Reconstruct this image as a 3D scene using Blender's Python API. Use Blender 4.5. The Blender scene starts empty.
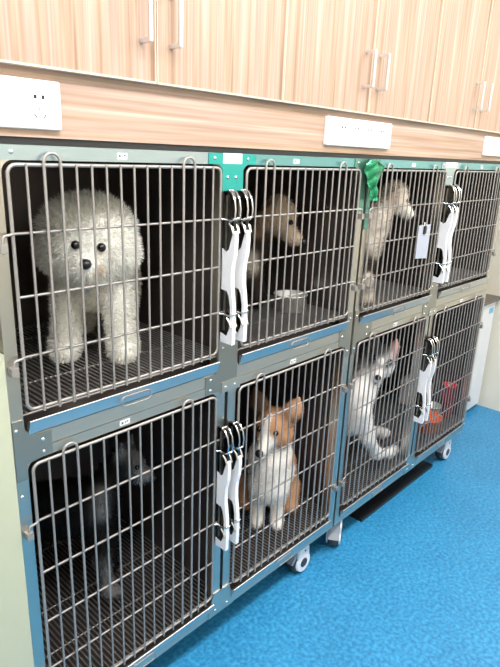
import bpy, math, random
import numpy as np

random.seed(7)
rng = np.random.default_rng(11)
scene = bpy.context.scene
COL = scene.collection
ZT = 1.5                      # height of the top edge of the upper cage doors
Z_UP = ZT - 0.480             # standing height on the upper grates
Z_LO = ZT - 1.272             # standing height on the lower grates

# ------------------------------------------------------------------ materials
def new_mat(name):
    m = bpy.data.materials.new(name)
    m.use_nodes = True
    nt = m.node_tree
    return m, nt, nt.nodes['Principled BSDF']

def pmat(name, col, rough=0.5, metal=0.0, bump=0.0, scale=80.0, var=0.0, spec=None):
    """principled material; var mottles the colour, bump roughens the surface"""
    m, nt, b = new_mat(name)
    b.inputs['Base Color'].default_value = (*col, 1)
    b.inputs['Roughness'].default_value = rough
    b.inputs['Metallic'].default_value = metal
    if spec is not None:
        b.inputs['Specular IOR Level'].default_value = spec
    if bump or var:
        tc = nt.nodes.new('ShaderNodeTexCoord')
        n = nt.nodes.new('ShaderNodeTexNoise')
        n.inputs['Scale'].default_value = scale
        n.inputs['Detail'].default_value = 4
        nt.links.new(tc.outputs['Object'], n.inputs['Vector'])
        if var:
            r = nt.nodes.new('ShaderNodeValToRGB')
            r.color_ramp.elements[0].position = 0.3
            r.color_ramp.elements[1].position = 0.7
            r.color_ramp.elements[0].color = (*[c * (1 - var) for c in col], 1)
            r.color_ramp.elements[1].color = (*[min(1, c * (1 + var)) for c in col], 1)
            nt.links.new(n.outputs['Fac'], r.inputs['Fac'])
            nt.links.new(r.outputs['Color'], b.inputs['Base Color'])
        if bump:
            bp = nt.nodes.new('ShaderNodeBump')
            bp.inputs['Strength'].default_value = bump
            bp.inputs['Distance'].default_value = 0.002
            nt.links.new(n.outputs['Fac'], bp.inputs['Height'])
            nt.links.new(bp.outputs['Normal'], b.inputs['Normal'])
    return m

def brushed(name, col, rough, axis='X'):
    """brushed stainless sheet"""
    m, nt, b = new_mat(name)
    b.inputs['Base Color'].default_value = (*col, 1)
    b.inputs['Metallic'].default_value = 1
    tc = nt.nodes.new('ShaderNodeTexCoord')
    mp = nt.nodes.new('ShaderNodeMapping')
    mp.inputs['Scale'].default_value = (3, 300, 300) if axis == 'X' else (300, 300, 3)
    n = nt.nodes.new('ShaderNodeTexNoise')
    n.inputs['Scale'].default_value = 2.0
    mr = nt.nodes.new('ShaderNodeMapRange')
    mr.inputs['To Min'].default_value = rough * 0.75
    mr.inputs['To Max'].default_value = rough * 1.3
    nt.links.new(tc.outputs['Object'], mp.inputs['Vector'])
    nt.links.new(mp.outputs['Vector'], n.inputs['Vector'])
    nt.links.new(n.outputs['Fac'], mr.inputs['Value'])
    nt.links.new(mr.outputs['Result'], b.inputs['Roughness'])
    return m

def wood(name, axis):
    """pale striped wood laminate; the grain runs along axis"""
    m, nt, b = new_mat(name)
    tc = nt.nodes.new('ShaderNodeTexCoord')
    geo = tc.outputs['Object']
    def stripes(s_across, s_along, det):
        mp = nt.nodes.new('ShaderNodeMapping')
        mp.inputs['Scale'].default_value = (s_across, 1, s_along) if axis == 'Z' else (s_along, 1, s_across)
        n = nt.nodes.new('ShaderNodeTexNoise')
        n.inputs['Scale'].default_value = 1.0
        n.inputs['Detail'].default_value = det
        n.inputs['Distortion'].default_value = 0.25
        nt.links.new(geo, mp.inputs['Vector'])
        nt.links.new(mp.outputs['Vector'], n.inputs['Vector'])
        return n.outputs['Fac']
    a = stripes(34, 0.8, 3)
    c = stripes(150, 2.4, 2)
    ra = nt.nodes.new('ShaderNodeValToRGB')
    e = ra.color_ramp.elements
    e[0].position = 0.34; e[0].color = (0.240, 0.145, 0.100, 1)
    e[1].position = 0.68; e[1].color = (0.532, 0.419, 0.350, 1)
    k = e.new(0.45); k.color = (0.456, 0.323, 0.236, 1)
    k = e.new(0.56); k.color = (0.426, 0.305, 0.251, 1)
    nt.links.new(a, ra.inputs['Fac'])
    rc = nt.nodes.new('ShaderNodeValToRGB')
    rc.color_ramp.elements[0].position = 0.35; rc.color_ramp.elements[0].color = (0.80, 0.73, 0.69, 1)
    rc.color_ramp.elements[1].position = 0.6; rc.color_ramp.elements[1].color = (1, 1, 1, 1)
    nt.links.new(c, rc.inputs['Fac'])
    mx = nt.nodes.new('ShaderNodeMix'); mx.data_type = 'RGBA'; mx.blend_type = 'MULTIPLY'
    mx.inputs[0].default_value = 1.0
    nt.links.new(ra.outputs['Color'], mx.inputs[6])
    nt.links.new(rc.outputs['Color'], mx.inputs[7])
    nt.links.new(mx.outputs[2], b.inputs['Base Color'])
    b.inputs['Roughness'].default_value = 0.45
    return m

def vinyl(name):
    m, nt, b = new_mat(name)
    tc = nt.nodes.new('ShaderNodeTexCoord')
    n = nt.nodes.new('ShaderNodeTexNoise'); n.inputs['Scale'].default_value = 75; n.inputs['Detail'].default_value = 5
    n2 = nt.nodes.new('ShaderNodeTexNoise'); n2.inputs['Scale'].default_value = 4; n2.inputs['Detail'].default_value = 3
    for q in (n, n2): nt.links.new(tc.outputs['Object'], q.inputs['Vector'])
    r = nt.nodes.new('ShaderNodeValToRGB')
    e = r.color_ramp.elements
    e[0].position = 0.30; e[0].color = (0.016, 0.165, 0.36, 1)
    e[1].position = 0.68; e[1].color = (0.055, 0.350, 0.64, 1)
    k = e.new(0.5); k.color = (0.030, 0.250, 0.50, 1)
    nt.links.new(n.outputs['Fac'], r.inputs['Fac'])
    mx = nt.nodes.new('ShaderNodeMix'); mx.data_type = 'RGBA'; mx.blend_type = 'MULTIPLY'
    mx.inputs[0].default_value = 1.0
    r2 = nt.nodes.new('ShaderNodeValToRGB')
    r2.color_ramp.elements[0].position = 0.35; r2.color_ramp.elements[0].color = (0.88, 0.9, 0.92, 1)
    r2.color_ramp.elements[1].position = 0.65; r2.color_ramp.elements[1].color = (1, 1, 1, 1)
    nt.links.new(n2.outputs['Fac'], r2.inputs['Fac'])
    nt.links.new(r.outputs['Color'], mx.inputs[6]); nt.links.new(r2.outputs['Color'], mx.inputs[7])
    nt.links.new(mx.outputs[2], b.inputs['Base Color'])
    b.inputs['Roughness'].default_value = 0.42
    return m

def emit(name, col, s):
    m = bpy.data.materials.new(name); m.use_nodes = True
    nt = m.node_tree; nt.nodes.remove(nt.nodes['Principled BSDF'])
    e = nt.nodes.new('ShaderNodeEmission')
    e.inputs['Color'].default_value = (*col, 1); e.inputs['Strength'].default_value = s
    nt.links.new(e.outputs[0], nt.nodes['Material Output'].inputs['Surface'])
    return m

def furmat(name, rough=0.75):
    m, nt, b = new_mat(name)
    a = nt.nodes.new('ShaderNodeAttribute'); a.attribute_name = 'Col'
    nt.links.new(a.outputs['Color'], b.inputs['Base Color'])
    b.inputs['Roughness'].default_value = rough
    b.inputs['Specular IOR Level'].default_value = 0.2
    return m

M = {}
M['steel'] = brushed('stainless_sheet', (0.62, 0.585, 0.52), 0.42, 'X')
M['steel_v'] = brushed('stainless_post', (0.60, 0.57, 0.51), 0.32, 'Z')
M['tray_steel'] = brushed('stainless_tray', (0.66, 0.65, 0.63), 0.32, 'X')
M['plate_steel'] = pmat('plate_steel', (0.44, 0.42, 0.37), 0.38, 1.0)
M['tint_pale'] = pmat('pale_tinted_steel', (0.46, 0.57, 0.61), 0.30, 0.9)  # steel tinted in even colours for the top rails, plates and posts
M['tint_sea'] = pmat('sea_green_tinted_steel', (0.21, 0.47, 0.50), 0.30, 0.85)
M['tint_post'] = pmat('green_tinted_post', (0.15, 0.34, 0.28), 0.3, 0.8)
M['tint_teal'] = pmat('teal_tinted_steel', (0.05, 0.47, 0.44), 0.28, 0.7)
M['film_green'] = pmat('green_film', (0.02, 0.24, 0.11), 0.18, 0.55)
M['wire'] = pmat('door_wire', (0.37, 0.345, 0.33), 0.42, 0.55)
M['chrome'] = pmat('chrome', (0.75, 0.75, 0.76), 0.10, 1.0)
M['dark_reflect_chrome'] = pmat('dark_reflect_chrome', (0.085, 0.08, 0.078), 0.18, 1.0)  # clasp chrome; the dark it mirrors is put into its colour
M['lining'] = pmat('shade_dark_lining', (0.15, 0.125, 0.12), 0.33, 0.8)  # stainless lining darkened: the shade inside the cages is in the colour
M['grate'] = pmat('grate_wire', (0.36, 0.35, 0.34), 0.38, 0.7)
M['screw'] = pmat('screw_head', (0.80, 0.80, 0.80), 0.22, 1.0)
M['white_plastic'] = pmat('white_plastic', (0.84, 0.84, 0.88), 0.35)
M['socket'] = pmat('socket_plastic', (0.85, 0.85, 0.85), 0.3)
M['black'] = pmat('black_plastic', (0.012, 0.012, 0.014), 0.4)
M['slot'] = pmat('slot_black', (0.01, 0.01, 0.01), 0.7)
M['tyre'] = pmat('caster_rubber', (0.05, 0.045, 0.045), 0.5)
M['hub'] = pmat('caster_hub', (0.03, 0.035, 0.045), 0.4)
M['grey_plastic'] = pmat('grey_plastic', (0.30, 0.32, 0.36), 0.4)
M['paper'] = pmat('paper_label', (0.85, 0.84, 0.84), 0.6)
M['ink'] = pmat('label_ink', (0.10, 0.14, 0.22), 0.6)
M['pink_ink'] = pmat('pink_ink', (0.65, 0.45, 0.48), 0.6)
M['card'] = pmat('card_blue_grey', (0.40, 0.43, 0.52), 0.4)
M['wood_v'] = wood('striped_wood_upright', 'Z')
M['wood_h'] = wood('striped_wood_lying', 'X')
M['edge'] = pmat('cream_edge_band', (0.62, 0.53, 0.43), 0.45)
M['alu'] = pmat('brushed_aluminium_handle', (0.74, 0.75, 0.78), 0.35, 0.85)
M['floor'] = vinyl('blue_speckled_vinyl')
M['cream'] = pmat('cream_wall_paint', (0.78, 0.74, 0.63), 0.6, bump=0.1)
M['white_wall'] = pmat('white_wall_paint', (0.80, 0.80, 0.79), 0.7)
M['green_wall'] = pmat('pale_green_paint', (0.47, 0.49, 0.37), 0.5)
M['appliance'] = pmat('white_enamel', (0.84, 0.84, 0.87), 0.25)
M['top_brown'] = pmat('grey_brown_top', (0.12, 0.10, 0.09), 0.4)
M['blue_mark'] = pmat('blue_mark', (0.15, 0.45, 0.70), 0.4)
M['orange'] = pmat('orange_plastic', (0.85, 0.17, 0.05), 0.35)
M['red'] = pmat('red_plastic', (0.60, 0.03, 0.05), 0.35)
M['grey_tub'] = pmat('grey_tub_plastic', (0.50, 0.48, 0.49), 0.4)
M['bowl'] = pmat('bowl_steel', (0.74, 0.74, 0.72), 0.35, 0.55)
M['lamp'] = emit('lamp_panel', (1.0, 0.97, 0.92), 6.0)
M['fur'] = furmat('fur_skin')
def hairmat(name):
    m = furmat(name, 0.7); nt = m.node_tree; b = nt.nodes['Principled BSDF']
    t = nt.nodes.new('ShaderNodeBsdfTranslucent'); mx = nt.nodes.new('ShaderNodeMixShader'); mx.inputs[0].default_value = 0.4
    at = [n for n in nt.nodes if n.type == 'ATTRIBUTE'][0]
    nt.links.new(at.outputs['Color'], t.inputs['Color'])
    nt.links.new(b.outputs[0], mx.inputs[1]); nt.links.new(t.outputs[0], mx.inputs[2])
    nt.links.new(mx.outputs[0], nt.nodes['Material Output'].inputs['Surface'])
    return m
M['hair'] = hairmat('fur_strands')
M['eye'] = pmat('dark_eye', (0.006, 0.005, 0.005), 0.08)
M['nose'] = pmat('black_nose', (0.010, 0.010, 0.011), 0.3, bump=0.2, scale=300)

# ------------------------------------------------------------------ mesh builder
class MB:
    def __init__(self):
        self.v = []; self.f = []; self.mi = []; self.sm = []; self.mats = []
    def _m(self, mat):
        if mat not in self.mats: self.mats.append(mat)
        return self.mats.index(mat)
    def add(self, vs, fs, mat, smooth=False):
        o = len(self.v); k = self._m(mat)
        self.v += [tuple(map(float, p)) for p in vs]
        for f in fs:
            self.f.append(tuple(i + o for i in f)); self.mi.append(k); self.sm.append(smooth)
    def box(self, x0, x1, y0, y1, z0, z1, mat):
        v = [(x, y, z) for x in (x0, x1) for y in (y0, y1) for z in (z0, z1)]
        self.add(v, [(0, 1, 3, 2), (4, 6, 7, 5), (0, 4, 5, 1), (2, 3, 7, 6), (0, 2, 6, 4), (1, 5, 7, 3)], mat)
    def bbox(self, x0, x1, y0, y1, z0, z1, mat, b=0.003):
        """box with its front outline rounded: an XZ rounded rectangle pushed along Y with a chamfer"""
        pts = rrect(x0, x1, z0, z1, b * 2)
        pin = rrect(x0 + b, x1 - b, z0 + b, z1 - b, b * 1.4)
        n = len(pts)
        v = [(x, y1, z) for x, z in pts] + [(x, y0 + b, z) for x, z in pts] + [(x, y0, z) for x, z in pin]
        f = []
        for i in range(n):
            j = (i + 1) % n
            f.append((i, j, n + j, n + i)); f.append((n + i, n + j, 2 * n + j, 2 * n + i))
        f.append(tuple(range(2 * n, 3 * n))); f.append(tuple(range(n - 1, -1, -1)))
        self.add(v, f, mat)
    def prism(self, pts, y0, y1, mat):
        """closed XZ outline pushed from y0 to y1"""
        n = len(pts)
        v = [(x, y0, z) for x, z in pts] + [(x, y1, z) for x, z in pts]
        f = [(i, (i + 1) % n, n + (i + 1) % n, n + i) for i in range(n)]
        f += [tuple(range(n)), tuple(range(2 * n - 1, n - 1, -1))]
        self.add(v, f, mat)
    def xprism(self, pts, x0, x1, mat):
        """closed YZ outline pushed along X"""
        n = len(pts)
        v = [(x0, y, z) for y, z in pts] + [(x1, y, z) for y, z in pts]
        f = [(i, (i + 1) % n, n + (i + 1) % n, n + i) for i in range(n)]
        f += [tuple(range(n)), tuple(range(2 * n - 1, n - 1, -1))]
        self.add(v, f, mat)
    def tube(self, path, r, mat, n=8, closed=False, cap=True):
        P = [np.array(p, float) for p in path]; L = len(P); rings = []
        ref = None
        for i in range(L):
            a = P[(i - 1) % L] if (closed or i > 0) else P[i]
            b = P[(i + 1) % L] if (closed or i < L - 1) else P[i]
            t = b - a; t /= (np.linalg.norm(t) + 1e-12)
            if ref is None:
                ref = np.array([0, 1, 0.]) if abs(t[1]) < 0.9 else np.array([1, 0, 0.])
            u = ref - t * (ref @ t); u /= (np.linalg.norm(u) + 1e-12); w = np.cross(t, u); ref = u
            rings.append([P[i] + r * (math.cos(2 * math.pi * k / n) * u + math.sin(2 * math.pi * k / n) * w) for k in range(n)])
        v = [p for rg in rings for p in rg]; f = []
        for i in range(L if closed else L - 1):
            j = (i + 1) % L
            for k in range(n):
                f.append((i * n + k, i * n + (k + 1) % n, j * n + (k + 1) % n, j * n + k))
        self.add(v, f, mat, True)
        if cap and not closed:
            self.add(rings[0], [tuple(range(n - 1, -1, -1))], mat)
            self.add(rings[-1], [tuple(range(n))], mat)
    def lathe(self, prof, origin, axis, mat, n=24, smooth=True):
        """profile of (radius, along) about an axis"""
        ax = np.array(axis, float); ax /= np.linalg.norm(ax); o = np.array(origin, float)
        u = np.cross(ax, [0, 0, 1.]) if abs(ax[2]) < 0.9 else np.array([1., 0, 0])
        u /= np.linalg.norm(u); w = np.cross(ax, u)
        v = []
        for r, h in prof:
            for k in range(n):
                a = 2 * math.pi * k / n
                v.append(o + ax * h + r * (math.cos(a) * u + math.sin(a) * w))
        f = []
        for i in range(len(prof) - 1):
            for k in range(n):
                f.append((i * n + k, i * n + (k + 1) % n, (i + 1) * n + (k + 1) % n, (i + 1) * n + k))
        self.add(v, f, mat, smooth)
    def ball(self, c, r, mat, n=12, sc=(1, 1, 1)):
        v = []; f = []
        for i in range(n + 1):
            th = math.pi * i / n
            for k in range(2 * n):
                ph = math.pi * k / n
                v.append((c[0] + r * sc[0] * math.sin(th) * math.cos(ph), c[1] + r * sc[1] * math.sin(th) * math.sin(ph), c[2] + r * sc[2] * math.cos(th)))
        for i in range(n):
            for k in range(2 * n):
                f.append((i * 2 * n + k, (i + 1) * 2 * n + k, (i + 1) * 2 * n + (k + 1) % (2 * n), i * 2 * n + (k + 1) % (2 * n)))
        self.add(v, f, mat, True)
    def screw(self, x, z, y, r=0.0042):
        self.lathe([(r, 0), (r, 0.0012), (r * 0.7, 0.0024), (0.0003, 0.0028)], (x, y, z), (0, -1, 0), M['screw'], 10)
    def build(self, name, parent=None, origin=(0, 0, 0)):
        me = bpy.data.meshes.new(name)
        o = np.array(origin, float)
        me.from_pydata([tuple(np.array(p) - o) for p in self.v], [], self.f)
        for m in self.mats: me.materials.append(m)
        me.polygons.foreach_set('material_index', self.mi)
        me.polygons.foreach_set('use_smooth', self.sm)
        me.update()
        import bmesh
        bm = bmesh.new(); bm.from_mesh(me); bmesh.ops.recalc_face_normals(bm, faces=bm.faces); bm.to_mesh(me); bm.free()
        ob = bpy.data.objects.new(name, me); COL.objects.link(ob)
        ob.location = tuple(o)
        if parent is not None:
            ob.parent = parent
            pl = np.array(parent.location)
            if parent.parent is not None: pl = pl + np.array(parent.parent.location)
            ob.location = tuple(o - pl)
        return ob

def rrect(x0, x1, z0, z1, r, n=5):
    pts = []
    for cx, cz, a0 in ((x1 - r, z1 - r, 0), (x0 + r, z1 - r, 90), (x0 + r, z0 + r, 180), (x1 - r, z0 + r, 270)):
        for i in range(n + 1):
            a = math.radians(a0 + 90 * i / n)
            pts.append((cx + r * math.cos(a), cz + r * math.sin(a)))
    return pts

def empty(name, loc):
    o = bpy.data.objects.new(name, None); COL.objects.link(o); o.location = loc; o.empty_display_size = 0.1
    return o
def tag(o, label, cat, group=None, kind=None):
    o['label'] = label; o['category'] = cat
    if group: o['group'] = group
    if kind: o['kind'] = kind
    return o
def structure(o):
    o['kind'] = 'structure'; return o

# ------------------------------------------------------------------ the room
XL, XR, YF, YB, ZC = -2.4, 3.15, -1.45, 0.68, 2.75
def slab(name, a, mat):
    mb = MB(); mb.box(*a, mat); return structure(mb.build(name))
slab('floor', (XL, XR, YF, YB, -0.05, 0.0), M['floor'])
slab('ceiling', (XL, XR, YF, YB, ZC, ZC + 0.05), M['white_wall'])
slab('wall_back', (XL, XR, YB, YB + 0.06, 0, ZC), M['cream'])
slab('wall_right', (XR, XR + 0.06, YF, YB, 0, ZC), M['cream'])
slab('wall_front', (XL, XR, YF - 0.06, YF, 0, ZC), M['cream'])
slab('wall_side', (XL - 0.06, XL, YF, YB, 0, ZC), M['white_wall'])
slab('wall_left', (XL, -0.036, -0.004, 0.10, 0.0, ZT - 0.345), M['green_wall'])
mb = MB()
mb.box(XL, -0.056, -0.004, 0.10, ZT - 0.345, ZT + 0.036, M['white_wall'])
mb.bbox(XL, -0.046, -0.016, 0.0, ZT - 0.352, ZT - 0.325, M['white_wall'], 0.006)
structure(mb.build('trim_1'))
# wood fascia between the cages and the overhead cabinets
slab('trim_2', (-1.7, XR, 0.020, 0.045, ZT + 0.0480, ZT + 0.20), M['wood_h'])

slab('gap_shade', (-0.034, 2.42, 0.024, 0.044, ZT + 0.0345, ZT + 0.0478), M['black'])  # black strip put in for the shade of the gap above the cages
# ceiling lamps (the room's light)
def lamp(x, y, w, d, energy, label):
    root = empty('ceiling_lamp', (x, y, ZC))
    tag(root, label, 'ceiling lamp', 'ceiling lamps')
    mb = MB(); mb.box(x - w / 2 - .02, x + w / 2 + .02, y - d / 2 - .02, y + d / 2 + .02, ZC - 0.03, ZC - 0.001, M['white_plastic'])
    mb.build('housing', root, (x, y, ZC))
    mb = MB(); mb.box(x - w / 2, x + w / 2, y - d / 2, y + d / 2, ZC - 0.034, ZC - 0.0305, M['lamp'])
    mb.build('diffuser', root, (x, y, ZC))
    l = bpy.data.lights.new('lamp_light', 'AREA'); l.shape = 'RECTANGLE'; l.size = w; l.size_y = d
    l.energy = energy; l.color = (1.0, 0.985, 0.97)
    lo = bpy.data.objects.new('lamp_light', l); COL.objects.link(lo); lo.parent = root; lo.location = (0, 0, -0.04)
lamp(0.25, -1.05, 1.2, 0.3, 30, 'ceiling lamp panel over the left cage bank aisle')
lamp(2.0, -1.05, 1.2, 0.3, 30, 'ceiling lamp panel over the right cage bank aisle')
lamp(-1.4, -1.05, 1.2, 0.3, 18, 'ceiling lamp panel near the far room corner')

# ------------------------------------------------------------------ overhead cabinets
CB, CT = ZT + 0.167, ZT + 0.98
CABX = [-0.475, 0.336, 1.152, 1.955, 2.76]      # centre seam of each pair of doors
def cabinet(xa, xm, xb, label):
    root = empty('overhead_cabinet', ((xa + xb) / 2, 0.2, CB))
    tag(root, label, 'cabinet', 'overhead wood cabinets')
    mb = MB(); mb.box(xa + 0.001, xb - 0.001, 0.021, 0.40, CB + 0.0, CT, M['wood_v'])
    mb.build('body', root, ((xa + xb) / 2, 0.2, CB))
    for x0, x1, hx in ((xa, xm, xm - 0.038), (xm, xb, xm + 0.038)):
        if x1 > XR: x1 = XR
        mb = MB(); g = 0.0025
        mb.box(x0 + g, x1 - g, 0.001, 0.020, CB + 0.001, CT, M['wood_v'])
        # cream edge banding round the door
        mb.box(x0 + g - 0.0006, x1 - g + 0.0006, 0.0005, 0.0195, CB - 0.0015, CB + 0.0025, M['edge'])
        mb.box(x0 + g - 0.0012, x0 + g + 0.0012, 0.0004, 0.0195, CB - 0.001, CT, M['edge'])
        mb.box(x1 - g - 0.0012, x1 - g + 0.0012, 0.0004, 0.0195, CB - 0.001, CT, M['edge'])
        d = mb.build('door', root, ((x0 + x1) / 2, 0, CB))
        hb = MB()
        z0, z1 = ZT + 0.236, ZT + 0.340
        hb.bbox(hx - 0.0042, hx + 0.0042, -0.034, -0.027, z0, z1, M['alu'], 0.0015)
        for zz in (z0 + 0.001, z1 - 0.009):
            hb.box(hx - 0.004, hx + 0.004, -0.028, 0.0008, zz, zz + 0.008, M['alu'])
        hb.build('handle', d, (hx, 0, z0))
bounds = [-0.89, -0.07, 0.742, 1.555, 2.36, 3.149]
cl = ['overhead wood cabinet at the far left end of the row', 'overhead wood cabinet above the left socket, with two long bar handles',
      'overhead wood cabinet above the four-outlet socket in the middle', 'overhead wood cabinet third from the left, over the right cage bank',
      'overhead wood cabinet against the cream right wall']
for i in range(1, 5):
    cabinet(bounds[i], CABX[i], bounds[i + 1], cl[i])

# ------------------------------------------------------------------ wall sockets
def socket(x0, x1, z0, z1, outlets, label, earth=True, pin=1.0):
    root = empty('wall_socket', ((x0 + x1) / 2, 0.02, (z0 + z1) / 2))
    tag(root, label, 'socket', 'white wall sockets on the wood fascia')
    mb = MB(); mb.bbox(x0, x1, 0.0095, 0.0195, z0, z1, M['socket'], 0.002)
    mb.build('plate', root, ((x0 + x1) / 2, 0.02, (z0 + z1) / 2))
    H = z1 - z0; zc = (z0 + z1) / 2
    for ox in outlets:
        mb = MB()
        for s in (-1, 1):     # flat two-pin slots above
            mb.box(ox + s * 0.0075 * pin - 0.0026, ox + s * 0.0075 * pin + 0.0026, 0.0090, 0.0110, zc + 0.010, zc + 0.0165, M['slot'])
        if earth:
            mb.box(ox - 0.0008, ox + 0.0008, 0.0090, 0.011, zc - 0.012, zc - 0.004, M['slot'])
            for s in (-1, 1):
                c = np.array([ox + s * 0.009, zc - 0.019])
                d = np.array([-s * 0.6, -0.8]) * 0.0045; nrm = np.array([d[1], -d[0]]) / 0.0045 * 0.0008
                pts = [tuple(c - d - nrm), tuple(c + d - nrm), tuple(c + d + nrm), tuple(c - d + nrm)]
                mb.prism(pts, 0.0090, 0.011, M['slot'])
        mb.build('outlet', root, (ox, 0.01, zc))
socket(-0.062, 0.120, ZT + 0.062, ZT + 0.146, (-0.008, 0.077), 'white wall socket plate at the left end of the wood fascia')
socket(0.957, 1.320, ZT + 0.068, ZT + 0.148, (1.040, 1.111, 1.185, 1.262), 'long white wall socket plate with four outlets in a row', earth=False, pin=0.95)
socket(2.120, 2.480, ZT + 0.068, ZT + 0.148, (2.20, 2.27, 2.34), 'white wall socket plate at the right end of the wood fascia', earth=False, pin=0.95)

# ------------------------------------------------------------------ cage banks
W = 0.52
RZ_UP = (-0.121, -0.240, -0.359)
RZ_LO = (-0.729, -0.863, -0.998, -1.133)
FD = 0.60                                        # depth of a cage
def rodx():
    return [i * 0.0333 for i in range(1, 14)] + [0.462, 0.491]
def door(root, xd, hinge_left, upper, label=None):
    zt = ZT if upper else ZT - 0.594
    zb = ZT - 0.471 if upper else ZT - 1.265
    Y = -0.006
    mb = MB(); mt = M['wire']
    r = 0.016
    mb.tube([(x, Y, z) for x, z in rrect(xd, xd + W, zb, zt, r)], 0.0036, mt, 8, closed=True)
    xs = rodx()
    for k, x in enumerate(xs):
        if k in (1, 2, 11, 12): continue
        mb.tube([(xd + x, Y - 0.004, zt + 0.002), (xd + x, Y - 0.004, zb - 0.009)], 0.0026, mt, 6)
    for a, b in ((1, 2), (11, 12)):              # hanging loops over the top wire
        xa, xb = xd + xs[a], xd + xs[b]; c = (xa + xb) / 2; rr = (xb - xa) / 2
        arc = [(c - rr * math.cos(t), Y - 0.005, zt + 0.005 + rr * 1.0 * math.sin(t)) for t in np.linspace(0, math.pi, 9)]
        mb.tube([(xa, Y - 0.005, zb - 0.009)] + arc + [(xb, Y - 0.005, zb - 0.009)], 0.0031, mt, 8)
    zs = RZ_UP if upper else RZ_LO
    hinged = (0, 2) if upper else (0, 3)
    for k, z in enumerate(zs):
        x0, x1 = xd + 0.002, xd + W - 0.002
        pts = [(x0, Y, ZT + z), (x1, Y, ZT + z)]
        if k in hinged:                          # runs on past the frame and drops into a bracket
            e = 0.022
            ext = [(xd - 0.006, Y - 0.006, ZT + z), (xd - e + 0.003, Y - 0.006, ZT + z - 0.002), (xd - e, Y - 0.006, ZT + z - 0.010), (xd - e, Y - 0.006, ZT + z - 0.034)]
            if hinge_left: pts = ext[::-1] + pts
            else: pts = pts + [(2 * xd + W - p[0], p[1], p[2]) for p in ext]
        if k in (0, 2):                          # runs on under the latch
            if hinge_left: pts = pts + [(xd + W + 0.030, Y - 0.004, ZT + z)]
            else: pts = [(xd - 0.030, Y - 0.004, ZT + z)] + pts
        mb.tube(pts, 0.0029, mt, 6)
    d = mb.build('door', root, (xd, 0, zb))
    for k in hinged:
        hb = MB(); hx = xd - 0.022 if hinge_left else xd + W + 0.022
        hb.box(hx - 0.007, hx + 0.007, Y - 0.011, -0.0004, ZT + zs[k] - 0.032, ZT + zs[k] - 0.015, M['wire'])
        hb.build('hinge', d, (hx, 0, ZT + zs[k] - 0.025))
    return d

LT = 0.012                                        # latch thickness along the cage front
def latch(root, x0, zt):
    """bone shaped white toggle latch standing out from the post, with dark bright-metal clasps"""
    H = 0.388; zb = zt - H
    def P(u, v): return (-0.0035 - u * 0.043, zt - v * H)
    mb = MB(); wp = M['white_plastic']
    out = [P(0, .365), P(.34, .385), P(.56, .365), P(.74, .30), P(.90, .245), P(1.02, .25), P(1.05, .31), P(1.0, .40), P(.86, .46), P(.80, .53), P(.82, .60), P(.92, .67), P(1.0, .74),
           P(1.04, .86), P(1.02, 1.0), P(0.02, 1.0), P(0.0, .935), P(.52, .95), P(.72, .905), P(.80, .83), P(.78, .74), P(.64, .67), P(.48, .64), P(0, .635), P(.03, .57), P(.03, .47)]
    mb.xprism(out, x0, x0 + LT, wp)
    L = mb.build('latch', root, (x0, 0, zb))
    for va, vb in ((0.0, .43), (.60, .965)):
        cb = MB(); dc = M['dark_reflect_chrome']
        za, zc = va, vb
        pr = [P(-.06, za + .005), P(.66, za), P(.86, za + .05), P(.90, za + .14), P(.84, zc - .10), P(.62, zc - .02), P(-.06, zc)]
        cb.xprism(pr, x0 + 0.002, x0 + LT - 0.002, dc)
        cb.xprism([P(.20, za + .03), P(.34, za + .03), P(.34, zc - .05), P(.20, zc - .05)], x0 + 0.0008, x0 + LT - 0.0008, M['plate_steel'])
        cb.build('clasp', L, (x0, 0, zt - zc * H))
    return L

def bail(L, x0, z, top):
    """bright wire bail that grips the door wire, with its lever loop"""
    cb = MB(); ch = M['chrome']; xa_, xb_ = x0 - 0.0035, x0 + LT + 0.0035
    cb.tube([(xa_ - .010, -0.012, z + .001), (xa_, -0.018, z), (xa_, -0.036, z - .002), (xa_ + .002, -0.049, z + .004), (x0 + LT / 2, -0.052, z + .006), (xb_ - .002, -0.049, z + .004), (xb_, -0.036, z - .002), (xb_, -0.014, z)], 0.0029, ch, 8)
    for xx in (xa_, xb_):
        cb.tube([(xx, -0.030, z - .008), (xx, -0.040, z - .018), (xx, -0.046, z - .032)], 0.0034, ch, 8)
    if top:
        for xx in (xa_ + .001, xb_ - .001):
            cb.tube([(xx, -0.022, z + .070), (xx, -0.034, z + .066), (xx, -0.046, z + .048), (xx, -0.050, z + .026), (xx, -0.048, z + .004)], 0.0024, ch, 8)
        cb.tube([(xa_ + .001, -0.022, z + .070), (xb_ - .001, -0.022, z + .070)], 0.0024, ch, 8)
    return cb.build('bail', L, (x0, 0, z))

def tray(root, xd, zl, zh, name='tray'):
    """pull-out tray: pan under the grate, rolled bright lip in front"""
    mb = MB(); ts = M['tray_steel']
    x0, x1 = xd - 0.002, xd + W + 0.002
    lip = [(-0.003, zl), (-0.0045, zl), (-0.016, zh - 0.002), (-0.0165, zh + 0.001), (-0.012, zh + 0.002), (-0.006, zh - 0.002), (-0.003, zh - 0.004)]
    mb.xprism(lip, x0, x1, ts)
    mb.tube([(x0, -0.0135, zh), (x1, -0.0135, zh)], 0.0026, ts, 8)
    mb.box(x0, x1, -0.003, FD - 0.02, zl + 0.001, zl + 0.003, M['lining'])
    t = mb.build(name, root, (xd, 0, zl))
    hb = MB(); c = xd + 0.255
    zz = (zl + zh) / 2 - 0.004
    pts = [(x, -0.016, z) for x, z in rrect(c - 0.042, c + 0.042, zz - 0.014, zz + 0.010, 0.0115)]
    hb.tube(pts, 0.0016, M['wire'], 6, closed=True)
    hb.build('pull_handle', t, (c, -0.016, zz))
    return t

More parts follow.
